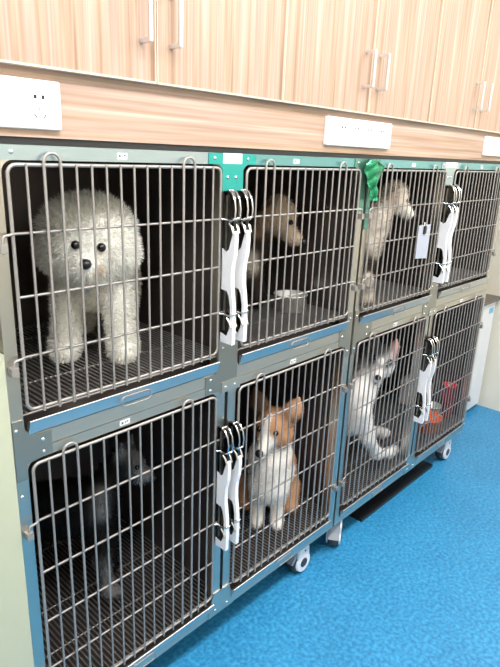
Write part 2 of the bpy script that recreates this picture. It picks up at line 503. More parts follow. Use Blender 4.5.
def grate(root, x0, x1, z):
    mb = MB(); g = M['grate']
    n = int((x1 - x0) / 0.0125)
    for i in range(n + 1):
        x = x0 + (x1 - x0) * i / n
        mb.tube([(x, 0.008, z), (x, FD - 0.03, z)], 0.0019, g, 5)
    for y in (0.010, 0.16, 0.31, 0.46, FD - 0.035):
        mb.tube([(x0, y, z - 0.004), (x1, y, z - 0.004)], 0.0024, M['wire'] if y < .1 else g, 6)
    return mb.build('floor_grate', root, (x0, 0, z))

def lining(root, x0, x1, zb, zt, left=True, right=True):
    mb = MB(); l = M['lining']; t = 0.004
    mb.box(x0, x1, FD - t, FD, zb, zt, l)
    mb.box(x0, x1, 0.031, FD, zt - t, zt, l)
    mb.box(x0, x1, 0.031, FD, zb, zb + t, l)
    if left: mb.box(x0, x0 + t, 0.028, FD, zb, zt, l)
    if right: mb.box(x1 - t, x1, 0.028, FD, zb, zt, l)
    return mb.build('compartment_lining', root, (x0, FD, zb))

def caster(root, x, y, ang, label=None):
    """twin-plate caster: dark wheel between white side covers under a grey yoke"""
    ax = np.array([math.sin(ang), -math.cos(ang), 0.]); lt = np.array([math.cos(ang), math.sin(ang), 0.])
    c = np.array([x, y, 0.050]); r = 0.049
    w = MB()
    w.lathe([(0.012, -0.021), (r * .93, -0.021), (r, -0.015), (r, 0.015), (r * .93, 0.021), (0.012, 0.021)], c, ax, M['tyre'], 28)
    k = MB()
    def plate(off, th):
        out = []
        for t in np.linspace(math.radians(-215), math.radians(35), 18):
            out.append((0.041 * math.cos(t), 0.041 * math.sin(t)))
        out += [(0.030, 0.060), (0.022, 0.088), (-0.022, 0.088), (-0.036, 0.060)]
        n = len(out)
        v = [c + lt * a + np.array([0, 0, b]) + ax * off for a, b in out] + [c + lt * a * .93 + np.array([0, 0, b * .95]) + ax * (off + th) for a, b in out]
        f = [(i, (i + 1) % n, n + (i + 1) % n, n + i) for i in range(n)] + [tuple(range(n)), tuple(range(2 * n - 1, n - 1, -1))]
        k.add(v, f, M['white_plastic'])
        cc = c + ax * (off + th)
        s = 1 if th > 0 else -1
        k.lathe([(0.019, 0.0), (0.019, 0.002), (0.014, 0.0035), (0.0005, 0.0035)], cc, ax * s, M['hub'], 18)
        k.lathe([(0.004, 0.0), (0.004, 0.0015), (0.0003, 0.0018)], cc + np.array([0, 0, 0.052]) + lt * 0.004, ax * s, M['hub'], 10)
    plate(0.0225, 0.007); plate(-0.0225, -0.007)
    ctop = c + np.array([0, 0, 0.088])
    k.lathe([(0.0005, -0.004), (0.030, -0.004), (0.030, 0.014), (0.012, 0.014), (0.012, 0.0172), (0.0005, 0.0172)], ctop, (0, 0, 1), M['grey_plastic'], 20)
    # foot brake between the covers
    f0 = c + lt * -0.048 + np.array([0, 0, 0.020])
    v = []
    for s in (-0.021, 0.021):
        for a, b in ((-0.058, 0.010), (-0.030, 0.034), (-0.020, 0.078), (-0.036, 0.078), (-0.052, 0.040), (-0.066, 0.016)):
            v.append(c + lt * a + np.array([0, 0, b]) + ax * s)
    n = 6
    k.add(v, [(i, (i + 1) % n, n + (i + 1) % n, n + i) for i in range(n)] + [tuple(range(n)), tuple(range(2 * n - 1, n - 1, -1))], M['grey_plastic'])
    kb = k.build('caster', root, (x, y, 0.14))
    w.build('wheel', kb, (x, y, 0.05))

def fillets(mb, x0, x1, z0, z1, r, mat, y0=0.0, y1=0.02, which='all'):
    """solid rounding in the four corners of an opening"""
    for sx, sz in ((0, 0), (1, 0), (0, 1), (1, 1)):
        cx = x0 if sx == 0 else x1; cz = z0 if sz == 0 else z1
        dx = 1 if sx == 0 else -1; dz = 1 if sz == 0 else -1
        pts = [(cx, cz)]
        for t in np.linspace(0, math.pi / 2, 7):
            pts.append((cx + dx * r * (1 - math.sin(t)), cz + dz * r * (1 - math.cos(t))))
        # from (r,0)... to (0,r)
        pts = [(cx, cz)] + [(cx + dx * (r - r * math.sin(t)), cz + dz * (r - r * math.cos(t))) for t in np.linspace(0, math.pi / 2, 7)]
        if dx * dz < 0: pts = pts[::-1]
        mb.prism(pts, y0, y1, mat)

GAP = 0.090
ZB, ZTOP = ZT - 1.345, ZT + 0.034
def bank(xa, label, merged_low=False):
    """one bank of two cages over two cages; xa = left edge of its first door"""
    X0, X1 = xa - 0.034, xa + 2 * W + GAP + 0.042
    xb = xa + W + GAP
    root = empty('cage_bank', ((X0 + X1) / 2, 0.3, 0))
    tag(root, label, 'cage', 'stainless steel cage banks on casters')
    org = ((X0 + X1) / 2, 0, ZB)
    c = 0.008                                      # clearance round a door
    up0, up1 = ZT - 0.529, ZT + c                  # upper opening
    lo0, lo1 = ZT - 1.318, ZT - 0.594 + c          # lower opening
    st, sv = M['steel'], M['steel_v']
    fr = MB()
    # rails
    xk = xa + W - 0.036 if not merged_low else X0
    if xk > X0: fr.box(X0, xk, 0.0, 0.03, up1, ZTOP, M['tint_pale'])
    fr.box(xk, X1, 0.0, 0.03, up1, ZTOP, M['tint_sea'])
    fr.box(X0, X1, 0.0, 0.03, ZT - 0.562, up0, st)
    fr.box(X0, X1, -0.0012, 0.03, lo1, ZT - 0.5632, st)
    fr.box(X0, X1, 0.0, 0.03, ZB, lo0, st)
    # posts
    for z0, z1 in ((up0, up1), (lo0, lo1)):
        fr.box(X0, xa - c, 0.0, 0.03, z0, z1, sv)
        fr.box(xb + W + c, X1, 0.0, 0.03, z0, z1, sv)
    fr.box(xa + W + c, xb - c, 0.0, 0.03, up0, up1, sv)
    sl = 0.5 * (xa + W + xb)
    fr.box(xa + W + c, sl - 0.006, 0.0, 0.03, lo0, lo1, sv)
    fr.box(sl + 0.006, xb - c, 0.0, 0.03, lo0, lo1, sv)
    for xd in (xa, xb):
        fillets(fr, xd - c, xd + W + c, up0, up1, 0.022, M['tint_pale'] if False else st, 0.0, 0.012)
        fillets(fr, xd - c, xd + W + c, lo0, lo1, 0.022, st, 0.0, 0.012)
    for xd in (xa, xb):                             # rail screws
        fr.screw(xd + 0.012 if xd == xa else xd + 0.03, ZT + 0.022, 0.0)
    # outer casing: roof, sides, back, mid deck, underside
    ou = M['steel']
    fr.box(X0, X1, 0.03, FD + 0.006, ZTOP - 0.004, ZTOP - 0.0005, ou)
    fr.box(X0, X0 + 0.002, 0.03, FD + 0.006, ZB, ZTOP - 0.004, ou)
    fr.box(X1 - 0.002, X1, 0.03, FD + 0.006, ZB, ZTOP - 0.004, ou)
    fr.box(X0 + 0.002, X1 - 0.002, FD + 0.003, FD + 0.006, ZB, ZTOP - 0.004, ou)
    fr.box(X0 + 0.002, X1 - 0.002, 0.03, FD + 0.003, ZB, ZB + 0.003, ou)
    fr.build('frame', root, org)
    mid = 0.5 * (xa + W + xb)
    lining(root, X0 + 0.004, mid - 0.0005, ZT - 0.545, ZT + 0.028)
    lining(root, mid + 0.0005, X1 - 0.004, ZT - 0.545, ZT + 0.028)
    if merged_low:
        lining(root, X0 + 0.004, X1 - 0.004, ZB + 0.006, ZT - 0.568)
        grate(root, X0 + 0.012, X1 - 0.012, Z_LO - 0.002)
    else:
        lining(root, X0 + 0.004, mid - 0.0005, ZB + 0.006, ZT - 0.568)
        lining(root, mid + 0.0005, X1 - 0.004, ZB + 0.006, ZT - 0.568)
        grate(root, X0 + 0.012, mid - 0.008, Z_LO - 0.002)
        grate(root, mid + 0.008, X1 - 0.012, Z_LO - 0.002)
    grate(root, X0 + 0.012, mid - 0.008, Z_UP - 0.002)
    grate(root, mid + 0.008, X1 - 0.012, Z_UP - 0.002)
    for xd, hl in ((xa, True), (xb, False)):
        door(root, xd, hl, True); door(root, xd, hl, False)
        tray(root, xd, ZT - 0.525, ZT - 0.494)
        tray(root, xd, ZT - 1.318, ZT - 1.286)
    lx = xa + W + 0.012
    for zt in (ZT - 0.052, ZT - 0.688):
        for k, x in enumerate((lx, lx + 0.043)):
            L = latch(root, x, zt)
            bail(L, x, zt - 0.069, True); bail(L, x, zt - 0.309, False)
    for x in (X0 + 0.10, X1 - 0.125):
        pass
    return root, X0, X1, xa, xb

def gusset(root, outline, mat, screws, y0=-0.0028, y1=-0.0002, name='joint_plate'):
    mb = MB(); mb.prism(outline, y0, y1, mat)
    for x, z in screws: mb.screw(x, ZT + z, y0)
    xs = [p[0] for p in outline]; zs = [p[1] for p in outline]
    return mb.build(name, root, (sum(xs) / len(xs), 0, sum(zs) / len(zs)))

GB = 0.088
b1, A0, A1, xa1, xb1 = bank(0.0, 'left steel cage bank holding the fluffy white dog')
xa2 = 2 * W + GAP + GB
b2, B0, B1, xa2, xb2 = bank(xa2, 'right steel cage bank holding the grey and white dog', merged_low=True)

for root, xa in ((b1, xa1), (b2, xa2)):
    xm0, xm1 = xa + W, xa + W + GAP
    c = 0.008
    # tee plate at the top of the middle post
    film = M['tint_teal'] if root is b1 else M['tint_pale']  # tint of the tee plate: teal on the left bank, pale on the right
    zt, zm, zl = ZTOP - 0.001, ZT + c + 0.001, ZT - 0.056
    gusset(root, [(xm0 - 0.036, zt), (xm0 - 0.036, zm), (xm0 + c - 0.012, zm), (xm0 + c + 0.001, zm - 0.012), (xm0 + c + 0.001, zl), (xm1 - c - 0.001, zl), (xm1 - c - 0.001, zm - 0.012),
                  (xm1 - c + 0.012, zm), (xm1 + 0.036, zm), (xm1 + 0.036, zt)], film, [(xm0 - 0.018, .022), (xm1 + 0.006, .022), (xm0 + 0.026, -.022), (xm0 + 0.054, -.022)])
    # cross plate at mid height
    gusset(root, [(xm0 - 0.036, ZT - 0.532), (xm0 - 0.036, ZT - 0.584), (xm0 + c + 0.02, ZT - 0.584), (xm0 + c + 0.02, ZT - 0.560), (xm1 - c, ZT - 0.560), (xm1 - c, ZT - 0.535),
                  (xm1 - c - 0.001, ZT - 0.44), (xm0 + c + 0.001, ZT - 0.44), (xm0 + c + 0.001, ZT - 0.517), (xm0 + c - 0.012, ZT - 0.531)], M['plate_steel'],
           [(xm0 - 0.018, -.543), (xm0 - 0.018, -.573), (xm0 + 0.025, -.462), (xm0 + 0.058, -.462)])
    gusset(root, [(xm0 + 0.022, ZT - 0.561), (xm1 + 0.004, ZT - 0.561), (xm1 + 0.004, ZT - 0.592), (xm0 + 0.022, ZT - 0.592)], M['steel'],
           [(xm0 + 0.036, -.577), (xm0 + 0.072, -.577)], -0.0050, -0.0029)
    # plate at the foot of the middle post
    gusset(root, [(xm0 + 0.012, ZT - 1.26), (xm1 - 0.012, ZT - 1.26), (xm1 + 0.008, ZT - 1.315), (xm1 + 0.008, ZT - 1.344), (xm0 - 0.008, ZT - 1.344), (xm0 - 0.008, ZT - 1.315)], M['steel_v'],
           [(xm0 + 0.02, -1.325), (xm0 + 0.07, -1.325)])
# corner plate at the left end, mid height
gusset(b1, [(A0 + .001, ZT - 0.49), (A0 + .001, ZT - 0.625), (A0 + .025, ZT - 0.625), (A0 + .025, ZT - 0.590), (0.048, ZT - 0.582), (0.048, ZT - 0.531), (A0 + .05, ZT - 0.531), (A0 + .026, ZT - 0.515), (A0 + .025, ZT - 0.49)],
       M['plate_steel'], [(A0 + 0.062, -.546), (A0 + 0.062, -.574), (A0 + 0.008, -.51), (A0 + 0.008, -.66)])
# plates where the two banks meet
xs0, xs1 = A1, B0
xm = (xs0 + xs1) / 2
for root, x0, x1, sg in ((b1, xb1 + W, A1, 1), (b2, B0, xa2, -1)):
    c = 0.008
    if sg > 0:
        out = [(x0 - 0.03, ZT - 0.531), (x0 - 0.03, ZT - 0.584), (x0 + c, ZT - 0.590), (x0 + c, ZT - 0.63), (x1 - .001, ZT - 0.63), (x1 - .001, ZT - 0.47), (x0 + c + .001, ZT - 0.47), (x0 + c, ZT - 0.515)]
        sc = [(x0 - .015, -.55), (x0 + .025, -.49), (x0 + .025, -.61)]
    else:
        out = [(x1 - c, ZT - 0.515), (x1 - c - .001, ZT - 0.47), (x0 + .001, ZT - 0.47), (x0 + .001, ZT - 0.63), (x1 - c, ZT - 0.63), (x1 - c, ZT - 0.590), (x1 + 0.085, ZT - 0.584), (x1 + 0.085, ZT - 0.531)]
        sc = [(x1 + .055, -.545), (x1 + .055, -.572), (x0 + .014, -.49), (x0 + .014, -.61)]
    gusset(root, out, M['plate_steel'], sc)
    if sg > 0:
        zo = [(x0 - 0.03, ZTOP - .001), (x0 - 0.03, ZT + .009), (x0 + c + .001, ZT - .004), (x0 + c + .001, ZT - .13), (x1 - .001, ZT - .13), (x1 - .001, ZTOP - .001)]
        gusset(root, zo, M['tint_post'], [(x0 - .012, .022)])
    else:
        zo = [(x1 + 0.03, ZTOP - .001), (x0 + .001, ZTOP - .001), (x0 + .001, ZT - .19), (x1 - c - .001, ZT - .19), (x1 - c - .001, ZT - .004), (x1 + 0.03, ZT + .009)]
        gusset(root, zo, M['tint_post'], [(x1 + .012, .022)])

# casters
caster(b1, A0 + 0.11, 0.07, 0.0); caster(b1, 1.040, 0.058, 0.0)
caster(b1, A0 + 0.11, 0.52, 0.3); caster(b1, 1.040, 0.52, -0.4)
caster(b2, 1.268, 0.050, math.radians(32)); caster(b2, 2.286, 0.055, 0.0)
caster(b2, 1.268, 0.52, 0.2); caster(b2, 2.286, 0.52, 0.5)

# paper stickers and small number tags
def sticker(root, x0, x1, z0, z1, y, marks, name='sticker'):
    mb = MB(); mb.box(x0, x1, y - 0.0006, y, z0, z1, M['paper'])
    for a0, a1, c0, c1, m in marks:
        mb.box(x0 + (x1 - x0) * a0, x0 + (x1 - x0) * a1, y - 0.0010, y - 0.0006, z0 + (z1 - z0) * c0, z0 + (z1 - z0) * c1, M[m])
    o = mb.build(name, root, ((x0 + x1) / 2, y, z0)); o['label'] = 'small white paper sticker'
    return o
sticker(b1, 0.529, 0.594, ZT + 0.010, ZT + 0.034, -0.0030, [(.08, .92, .62, .72, 'pink_ink'), (.2, .8, .25, .33, 'pink_ink')])
sticker(b2, xa2 + W - .004, xa2 + W + .098, ZT + 0.014, ZT + 0.034, -0.0030, [(.1, .9, .5, .6, 'pink_ink')])
num = [(.15, .35, .25, .75, 'ink'), (.5, .58, .25, .75, 'ink'), (.65, .85, .45, .75, 'ink')]
for root, x, z in ((b1, 0.232, .014), (b1, 0.80, .014), (b2, xa2 + .25, .014), (b2, xb2 + .25, .014)):
    sticker(root, x, x + 0.024, ZT + z, ZT + z + .012, -0.0002, num, 'number_tag')
for root, x in ((b1, 0.216), (b1, 0.84), (b2, xa2 + .25), (b2, xb2 + .25)):
    sticker(root, x, x + 0.028, ZT - .581, ZT - .569, -0.0014, num, 'number_tag')

# crumpled green film hanging over the joint of the two banks
def crumpled(name, x0, x1, z0, z1, y, amp, mat, seed):
    r = np.random.default_rng(seed); nx, nz = 12, 16; v = []; f = []
    ph = r.uniform(0, 6, 8); y -= 0.004
    for j in range(nz + 1):
        for i in range(nx + 1):
            u, w = i / nx, j / nz
            wid = float(np.interp(w, [0, .35, .6, .75, .88, 1], [.42, .50, .72, 1.0, .95, .35]))
            x = (x0 + x1) / 2 + (u - .5) * (x1 - x0) * wid + .004 * math.sin(9 * w + ph[0])
            yy = y - amp * (0.5 + 0.5 * math.sin(7 * u + 4 * w + ph[1])) - amp * .6 * abs(math.sin(11 * w - 3 * u + ph[2]))
            z = z0 + (z1 - z0) * w + .006 * math.sin(8 * u + ph[3]) * w
            v.append((x, yy, z))
    for j in range(nz):
        for i in range(nx):
            a = j * (nx + 1) + i
            f.append((a, a + 1, a + nx + 2, a + nx + 1))
    mb = MB(); mb.add(v, f, mat); o = mb.build(name, None, ((x0 + x1) / 2, y, (z0 + z1) / 2))
    sm = o.modifiers.new('thickness', 'SOLIDIFY'); sm.thickness = 0.0006
    return o
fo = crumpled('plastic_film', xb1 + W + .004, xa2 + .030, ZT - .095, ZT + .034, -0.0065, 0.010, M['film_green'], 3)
tag(fo, 'crumpled green plastic film hanging at the joint of the two cage banks', 'plastic film')

# hang card on the third upper door
croot = empty('cage_card', (1.60, -0.014, ZT - 0.2))
tag(croot, 'blue-grey card clipped to the bars of an upper cage', 'card')
mb = MB()
pts = [(1.548, ZT - .197), (1.644, ZT - .197), (1.646, ZT - .330), (1.550, ZT - .322)]
mb.prism(pts[::-1], -0.0160, -0.0145, M['card'])
mb.build('sheet', croot, (1.60, -0.015, ZT - .26))
mb = MB(); mb.bbox(1.586, 1.604, -0.0220, -0.0162, ZT - .232, ZT - .200, M['black'], .002)
mb.tube([(1.590, -.019, ZT - .203), (1.590, -.0155, ZT - .188), (1.600, -.0155, ZT - .188), (1.600, -.019, ZT - .203)], .0014, M['chrome'], 6)
mb.build('clip', croot, (1.595, -0.018, ZT - .21))

# ------------------------------------------------------------------ other things in the room
mb = MB()
mb.box(1.48, 2.162, 0.045, 0.125, 0.0005, 0.015, M['black'])
o = mb.build('flat_strip', None, (1.86, 0.05, 0)); tag(o, 'long flat black strip lying on the blue floor beneath the cages', 'strip')
mbb = MB()
r_ = empty('white_appliance', (2.86, 0.42, 0)); tag(r_, 'white appliance with grey-brown top between the cages and right wall', 'appliance')
m = MB(); m.bbox(2.60, 3.112, 0.19, 0.66, 0.030, 0.735, M['appliance'], 0.006); m.build('body', r_, (2.86, .42, 0))
m = MB(); m.box(2.585, 3.130, 0.165, 0.665, 0.736, 0.752, M['top_brown']); m.build('top', r_, (2.86, .42, .736))
for x in (2.65, 3.06):
    for y in (.24, .61):
        m = MB(); m.lathe([(.0005, 0), (.02, 0), (.016, .031), (.0005, .031)], (x, y, 0), (0, 0, 1), M['black'], 12); m.build('foot', r_, (x, y, 0))
m = MB(); m.box(3.02, 3.085, 0.1885, 0.1905, 0.655, 0.690, M['blue_mark']); m.build('label_mark', r_, (3.05, .19, .67))

def vessel(name, x, y, z, r0, r1, h, mat, label, cat, n=32):
    mb = MB(); t = 0.0025
    mb.lathe([(0.0005, 0.0), (r0, 0.0), (r1, h), (r1 + 0.004, h + 0.001), (r1 + 0.004, h + 0.004), (r1 - t, h + 0.003), (r0 - t, t + .002), (0.0005, t + .002)], (x, y, z), (0, 0, 1), mat, n)
    o = mb.build(name, None, (x, y, z)); tag(o, label, cat); return o
vessel('steel_bowl', 1.055, 0.185, Z_UP, 0.058, 0.056, 0.052, M['bowl'], 'round steel feeding bowl in the upper cage with the tan dog', 'bowl')
vessel('basin', 2.112, 0.096, Z_LO, 0.068, 0.077, 0.066, M['orange'], 'orange plastic basin on the lower cage floor at right', 'basin')
vessel('steel_dish', 2.240, 0.128, Z_LO, 0.040, 0.045, 0.075, M['bowl'], 'small steel dish beside the orange basin', 'dish')
m = MB()
m.bbox(2.27, 2.376, 0.195, 0.34, Z_LO, Z_LO + .16, M['grey_tub'], .012)
o = m.build('storage_tub', None, (2.32, .27, Z_LO)); tag(o, 'grey tub standing behind the orange basin in the lower right cage', 'tub')
vessel('red_cup', 2.330, 0.085, Z_LO, 0.030, 0.036, 0.180, M['red'], 'red cup near the right side of the lower right cage', 'cup')

# ------------------------------------------------------------------ animals: bodies from a smooth distance field
def net(F, org, h):
    """naive surface nets on a scalar grid, negative inside"""
    nx, ny, nz = F.shape
    S = F < 0
    c = [(0, 0, 0), (1, 0, 0), (0, 1, 0), (1, 1, 0), (0, 0, 1), (1, 0, 1), (0, 1, 1), (1, 1, 1)]
    sub = lambda A, o: A[o[0]:nx - 1 + o[0], o[1]:ny - 1 + o[1], o[2]:nz - 1 + o[2]]
    cnt = sum(sub(S, o).astype(np.int8) for o in c)
    act = (cnt > 0) & (cnt < 8)
    idx = -np.ones(act.shape, int); idx[act] = np.arange(act.sum())
    ii = np.argwhere(act)
    acc = np.zeros((len(ii), 3)); num_ = np.zeros(len(ii))
    vals = {o: F[ii[:, 0] + o[0], ii[:, 1] + o[1], ii[:, 2] + o[2]] for o in c}
    for a in c:
        for d in range(3):
            if a[d] == 0:
                b = tuple(a[k] + (1 if k == d else 0) for k in range(3))
                va, vb = vals[a], vals[b]; m_ = (va < 0) != (vb < 0)
                t = np.where(m_, va / (va - vb + 1e-20), 0)
                p = np.tile(np.array(a, float), (len(ii), 1)); p[:, d] += t
                acc[m_] += p[m_]; num_[m_] += 1
    V = (ii + acc / num_[:, None]) * h + org
    faces = []
    for d in range(3):
        e1, e2 = [(1, 2), (2, 0), (0, 1)][d]
        sl0 = [slice(None)] * 3; sl1 = [slice(None)] * 3
        sl0[d] = slice(0, -1); sl1[d] = slice(1, None)
        chg = S[tuple(sl0)] != S[tuple(sl1)]
        q = np.argwhere(chg)
        ok = (q[:, e1] > 0) & (q[:, e2] > 0)
        lim = np.array(act.shape)
        ok &= (q[:, e1] < lim[e1]) & (q[:, e2] < lim[e2])
        q = q[ok]
        ins = S[q[:, 0], q[:, 1], q[:, 2]]
        def cell(o1, o2):
            r = q.copy(); r[:, e1] -= o1; r[:, e2] -= o2
            return idx[r[:, 0], r[:, 1], r[:, 2]]
        A_, B_, C_, D_ = cell(1, 1), cell(0, 1), cell(0, 0), cell(1, 0)
        f = np.stack([A_, B_, C_, D_], 1); f[~ins] = f[~ins][:, ::-1]
        faces.append(f)
    return V, np.concatenate(faces)

class Body:
    def __init__(self): self.p = []; self.spots = []
    def cap(self, a, b, ra, rb, col): self.p.append((np.array(a, float), np.array(b, float), ra, rb, np.array(col, float)))
    def spot(self, c, r, col, soft=0.4): self.spots.append((np.array(c, float), r, np.array(col, float), soft))
    def dist(self, P):
        out = []
        for a, b, ra, rb, _ in self.p:
            ab = b - a; L = ab @ ab + 1e-12
            t = np.clip((P - a) @ ab / L, 0, 1)
            out.append(np.linalg.norm(P - a - t[:, None] * ab, axis=1) - (ra + (rb - ra) * t))
        return np.stack(out, 1)
    def mesh(self, name, root, h=0.005, k=0.009, kc=0.006, zmin=None):
        lo = np.min([np.minimum(a - ra, b - rb) for a, b, ra, rb, _ in self.p], 0) - 0.02
        hi = np.max([np.maximum(a + ra, b + rb) for a, b, ra, rb, _ in self.p], 0) + 0.02
        n = np.ceil((hi - lo) / h).astype(int) + 1
        G = np.stack(np.meshgrid(*[lo[i] + h * np.arange(n[i]) for i in range(3)], indexing='ij'), -1).reshape(-1, 3)
        F = np.empty(len(G))
        for s in range(0, len(G), 200000):
            D = self.dist(G[s:s + 200000]); m0 = D.min(1)
            F[s:s + 200000] = m0 - k * np.log(np.exp(-(D - m0[:, None]) / k).sum(1)) + k * 0.35
        if zmin is not None: F = np.maximum(F, zmin - G[:, 2])
        V, Q = net(F.reshape(n), lo, h)
        D = self.dist(V); w = np.exp(-(D - D.min(1)[:, None]) / kc); w /= w.sum(1)[:, None]
        C_ = w @ np.array([q[4] for q in self.p])
        for c, r, col, soft in self.spots:
            d = np.linalg.norm(V - c, axis=1) / r
            t = np.clip((1 - d) / soft, 0, 1)[:, None]; t = t * t * (3 - 2 * t)
            C_ = C_ * (1 - t) + col * t
        self.V, self.Q, self.C = V, Q, C_
        me = bpy.data.meshes.new(name)
        o = np.array(root.location)
        me.from_pydata((V - o).tolist(), [], Q.tolist())
        a = me.color_attributes.new('Col', 'FLOAT_COLOR', 'POINT')
        a.data.foreach_set('color', np.c_[C_, np.ones(len(C_))].ravel())
        me.materials.append(M['fur'])
        me.polygons.foreach_set('use_smooth', [True] * len(me.polygons))
        me.update()
        ob = bpy.data.objects.new(name, me); COL.objects.link(ob); ob.parent = root
        return ob
    def fur(self, name, root, n, L, w, lift=1.0, fall=0.3, jitter=0.5, vary=0.25, curl=0.0, keep=None, zmin=None, lenfn=None, seed=1):
        r = np.random.default_rng(seed)
        V, Q, C_ = self.V, self.Q, self.C
        e1 = V[Q[:, 2]] - V[Q[:, 0]]; e2 = V[Q[:, 3]] - V[Q[:, 1]]
        N = np.cross(e1, e2); A_ = np.linalg.norm(N, axis=1); N /= A_[:, None] + 1e-12
        # fix orientation from the distance field
        ctr = V[Q].mean(1)
        s = np.sign(self.dist(ctr + N * 0.004).min(1) - self.dist(ctr - N * 0.004).min(1)); N *= s[:, None]
        pick = r.choice(len(Q), n, p=A_ / A_.sum())
        u = r.dirichlet((1, 1, 1, 1), n)
        P = np.einsum('ij,ijk->ik', u, V[Q[pick]]); Nn = N[pick]
        col = np.einsum('ij,ijk->ik', u, C_[Q[pick]])
        if keep is not None:
            m_ = keep(P); P, Nn, col = P[m_], Nn[m_], col[m_]
        n = len(P)
        # clumped jitter so that the coat forms tufts
        def smooth_noise(P, f, s_):
            k = np.random.default_rng(s_).normal(size=(3, 3, 6)) * f
            ph = np.random.default_rng(s_ + 1).uniform(0, 6.28, (3, 6))
            return np.stack([np.sin(P @ k[i] + ph[i]).sum(1) / 2.4 for i in range(3)], 1)
        J = 0.65 * smooth_noise(P, 110, seed + 5) + 0.45 * r.normal(size=(n, 3))
        d = Nn * lift + J * jitter + np.array([0, 0, -fall]); d /= np.linalg.norm(d, axis=1)[:, None]
        ll = L * r.uniform(0.6, 1.15, n)
        if lenfn is not None: ll = ll * lenfn(P)
        d2 = d + np.array([0, 0, -fall * 0.8]) + r.normal(size=(n, 3)) * (0.25 + curl); d2 /= np.linalg.norm(d2, axis=1)[:, None]
        side = np.cross(d, r.normal(size=(n, 3))); side /= np.linalg.norm(side, axis=1)[:, None] + 1e-9
        p0 = P - Nn * 0.002; p1 = P + d * (ll * .55)[:, None]; p2 = p1 + d2 * (ll * .45)[:, None]
        hw = (w * r.uniform(.7, 1.2, n))[:, None]
        vs = np.stack([p0 - side * hw, p0 + side * hw, p1 + side * hw * .8, p1 - side * hw * .8, p2], 1)
        if zmin is not None: vs[..., 2] = np.maximum(vs[..., 2], zmin)
        o = np.array(root.location)
        b = np.arange(n)[:, None] * 5
        quads = (b + np.array([0, 1, 2, 3])).tolist(); tris = (b + np.array([3, 2, 4])).tolist()
        me = bpy.data.meshes.new(name)
        me.from_pydata((vs.reshape(-1, 3) - o).tolist(), [], quads + tris)
        tone = np.clip(1 + r.normal(size=n) * vary, .35, 1.8)
        cc = np.clip(col * tone[:, None], 0, .95)
        a = me.color_attributes.new('Col', 'FLOAT_COLOR', 'POINT')
        a.data.foreach_set('color', np.c_[np.repeat(cc, 5, 0), np.ones(n * 5)].ravel())
        me.materials.append(M['hair']); me.update()
        ob = bpy.data.objects.new(name, me); COL.objects.link(ob); ob.parent = root; ob['kind'] = 'stuff'
        return ob

def unit(v): v = np.array(v, float); return v / np.linalg.norm(v)
def headframe(fwd, up=(0, 0, 1)):
    f = unit(fwd); r = unit(np.cross(f, up)); u = np.cross(r, f); return f, r, u      # r = the dog's right hand side
def face(root, B, hc, f, r, u, eyes, er, nose, nr, out=0.002):
    """eyes and nose set onto the skin along rays from the middle of the head"""
    def skin(d):
        t = np.arange(0.02, 0.2, 0.0005); P = hc + unit(d) * t[:, None]
        D = B.dist(P); m0 = D.min(1); F = m0 - 0.009 * np.log(np.exp(-(D - m0[:, None]) / 0.009).sum(1)) + 0.00315
        return P[np.where(F < 0)[0].max()] + unit(d) * out
    pts = []
    for e in eyes:
        p = skin(f * e[0] + r * e[1] + u * e[2]); pts.append(p); bead(root, 'eye', tuple(p), er, 'eye')
    p = skin(f * nose[0] + u * nose[1]); pts.append(p); bead(root, 'nose', tuple(p), nr, 'nose', (1, 1, .9))
    return np.array(pts)
def short_near(pts, rad, lo=0.25):
    def fn(P):
        d = np.min(np.linalg.norm(P[:, None] - pts[None], axis=2), 1)
        return np.clip(lo + (1 - lo) * (d - rad * .6) / rad, lo, 1)
    return fn
def bead(root, name, c, r, mat, sc=(1, 1, 1)):
    mb = MB(); mb.ball(c, r, M[mat], 10, sc); return mb.build(name, root, c)

# --- white fluffy dog, upper left cage, standing, face to the camera
O = np.array([0.279, 0.194, Z_UP]); fw = unit((-.6, -.8, 0)); rt = np.array([.8, -.6, 0]); up = np.array([0, 0, 1.])
g = lambda f, s, z: O + fw * f + rt * s + up * z
root = empty('dog', tuple(g(-.1, 0, 0))); tag(root, 'fluffy white dog standing in the upper left cage, facing out', 'dog', 'dogs in the cages')
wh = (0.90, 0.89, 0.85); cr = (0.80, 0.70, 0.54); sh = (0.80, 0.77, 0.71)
B = Body()
hc = g(.012, .000, .300)
B.cap(hc + up * .016 - rt * .016, hc + up * .016 + rt * .012, .090, .090, wh)
B.cap(hc - rt * .032 - up * .020, hc + rt * .030 - up * .020, .072, .072, wh)      # cheeks and ears
B.cap(hc - fw * .005 - up * .030 + rt * .070, hc + up * .03 + rt * .052, .045, .045, wh)
B.cap(hc - fw * .005 - up * .030 - rt * .078, hc + up * .03 - rt * .060, .045, .045, wh)
B.cap(hc + fw * .050 - up * .046, hc + fw * .078 - up * .044, .044, .030, wh)
B.cap(g(-.02, 0, .235), g(-.03, 0, .200), .060, .060, wh)
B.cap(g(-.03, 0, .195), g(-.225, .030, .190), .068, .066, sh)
for s, f in ((-.068, -.005), (.066, .012)):
    B.cap(g(f - .016, s * .86, .190), g(f, s * 1.08, .030), .037, .030, wh)
    B.cap(g(f, s * 1.08, .030), g(f + .022, s * 1.10, .024), .031, .025, wh)
for s in (-.05, .068):
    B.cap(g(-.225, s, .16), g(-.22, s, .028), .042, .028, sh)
B.cap(g(-.27, .03, .23), g(-.25, .03, .30), .022, .026, wh)
B.spot(hc + fw * .090 + rt * .030 - up * .060, .026, (.70, .55, .40), .9)
B.spot(hc + fw * .09 + rt * .034 - up * .010, .018, (.78, .68, .56), .9)
B.mesh('body', root, 0.0055, zmin=Z_UP)
pts = face(root, B, hc, fw, rt, up, ((.088, -.021, .005), (.088, .034, .000)), .0105, (.105, -.034), .0135, .004)
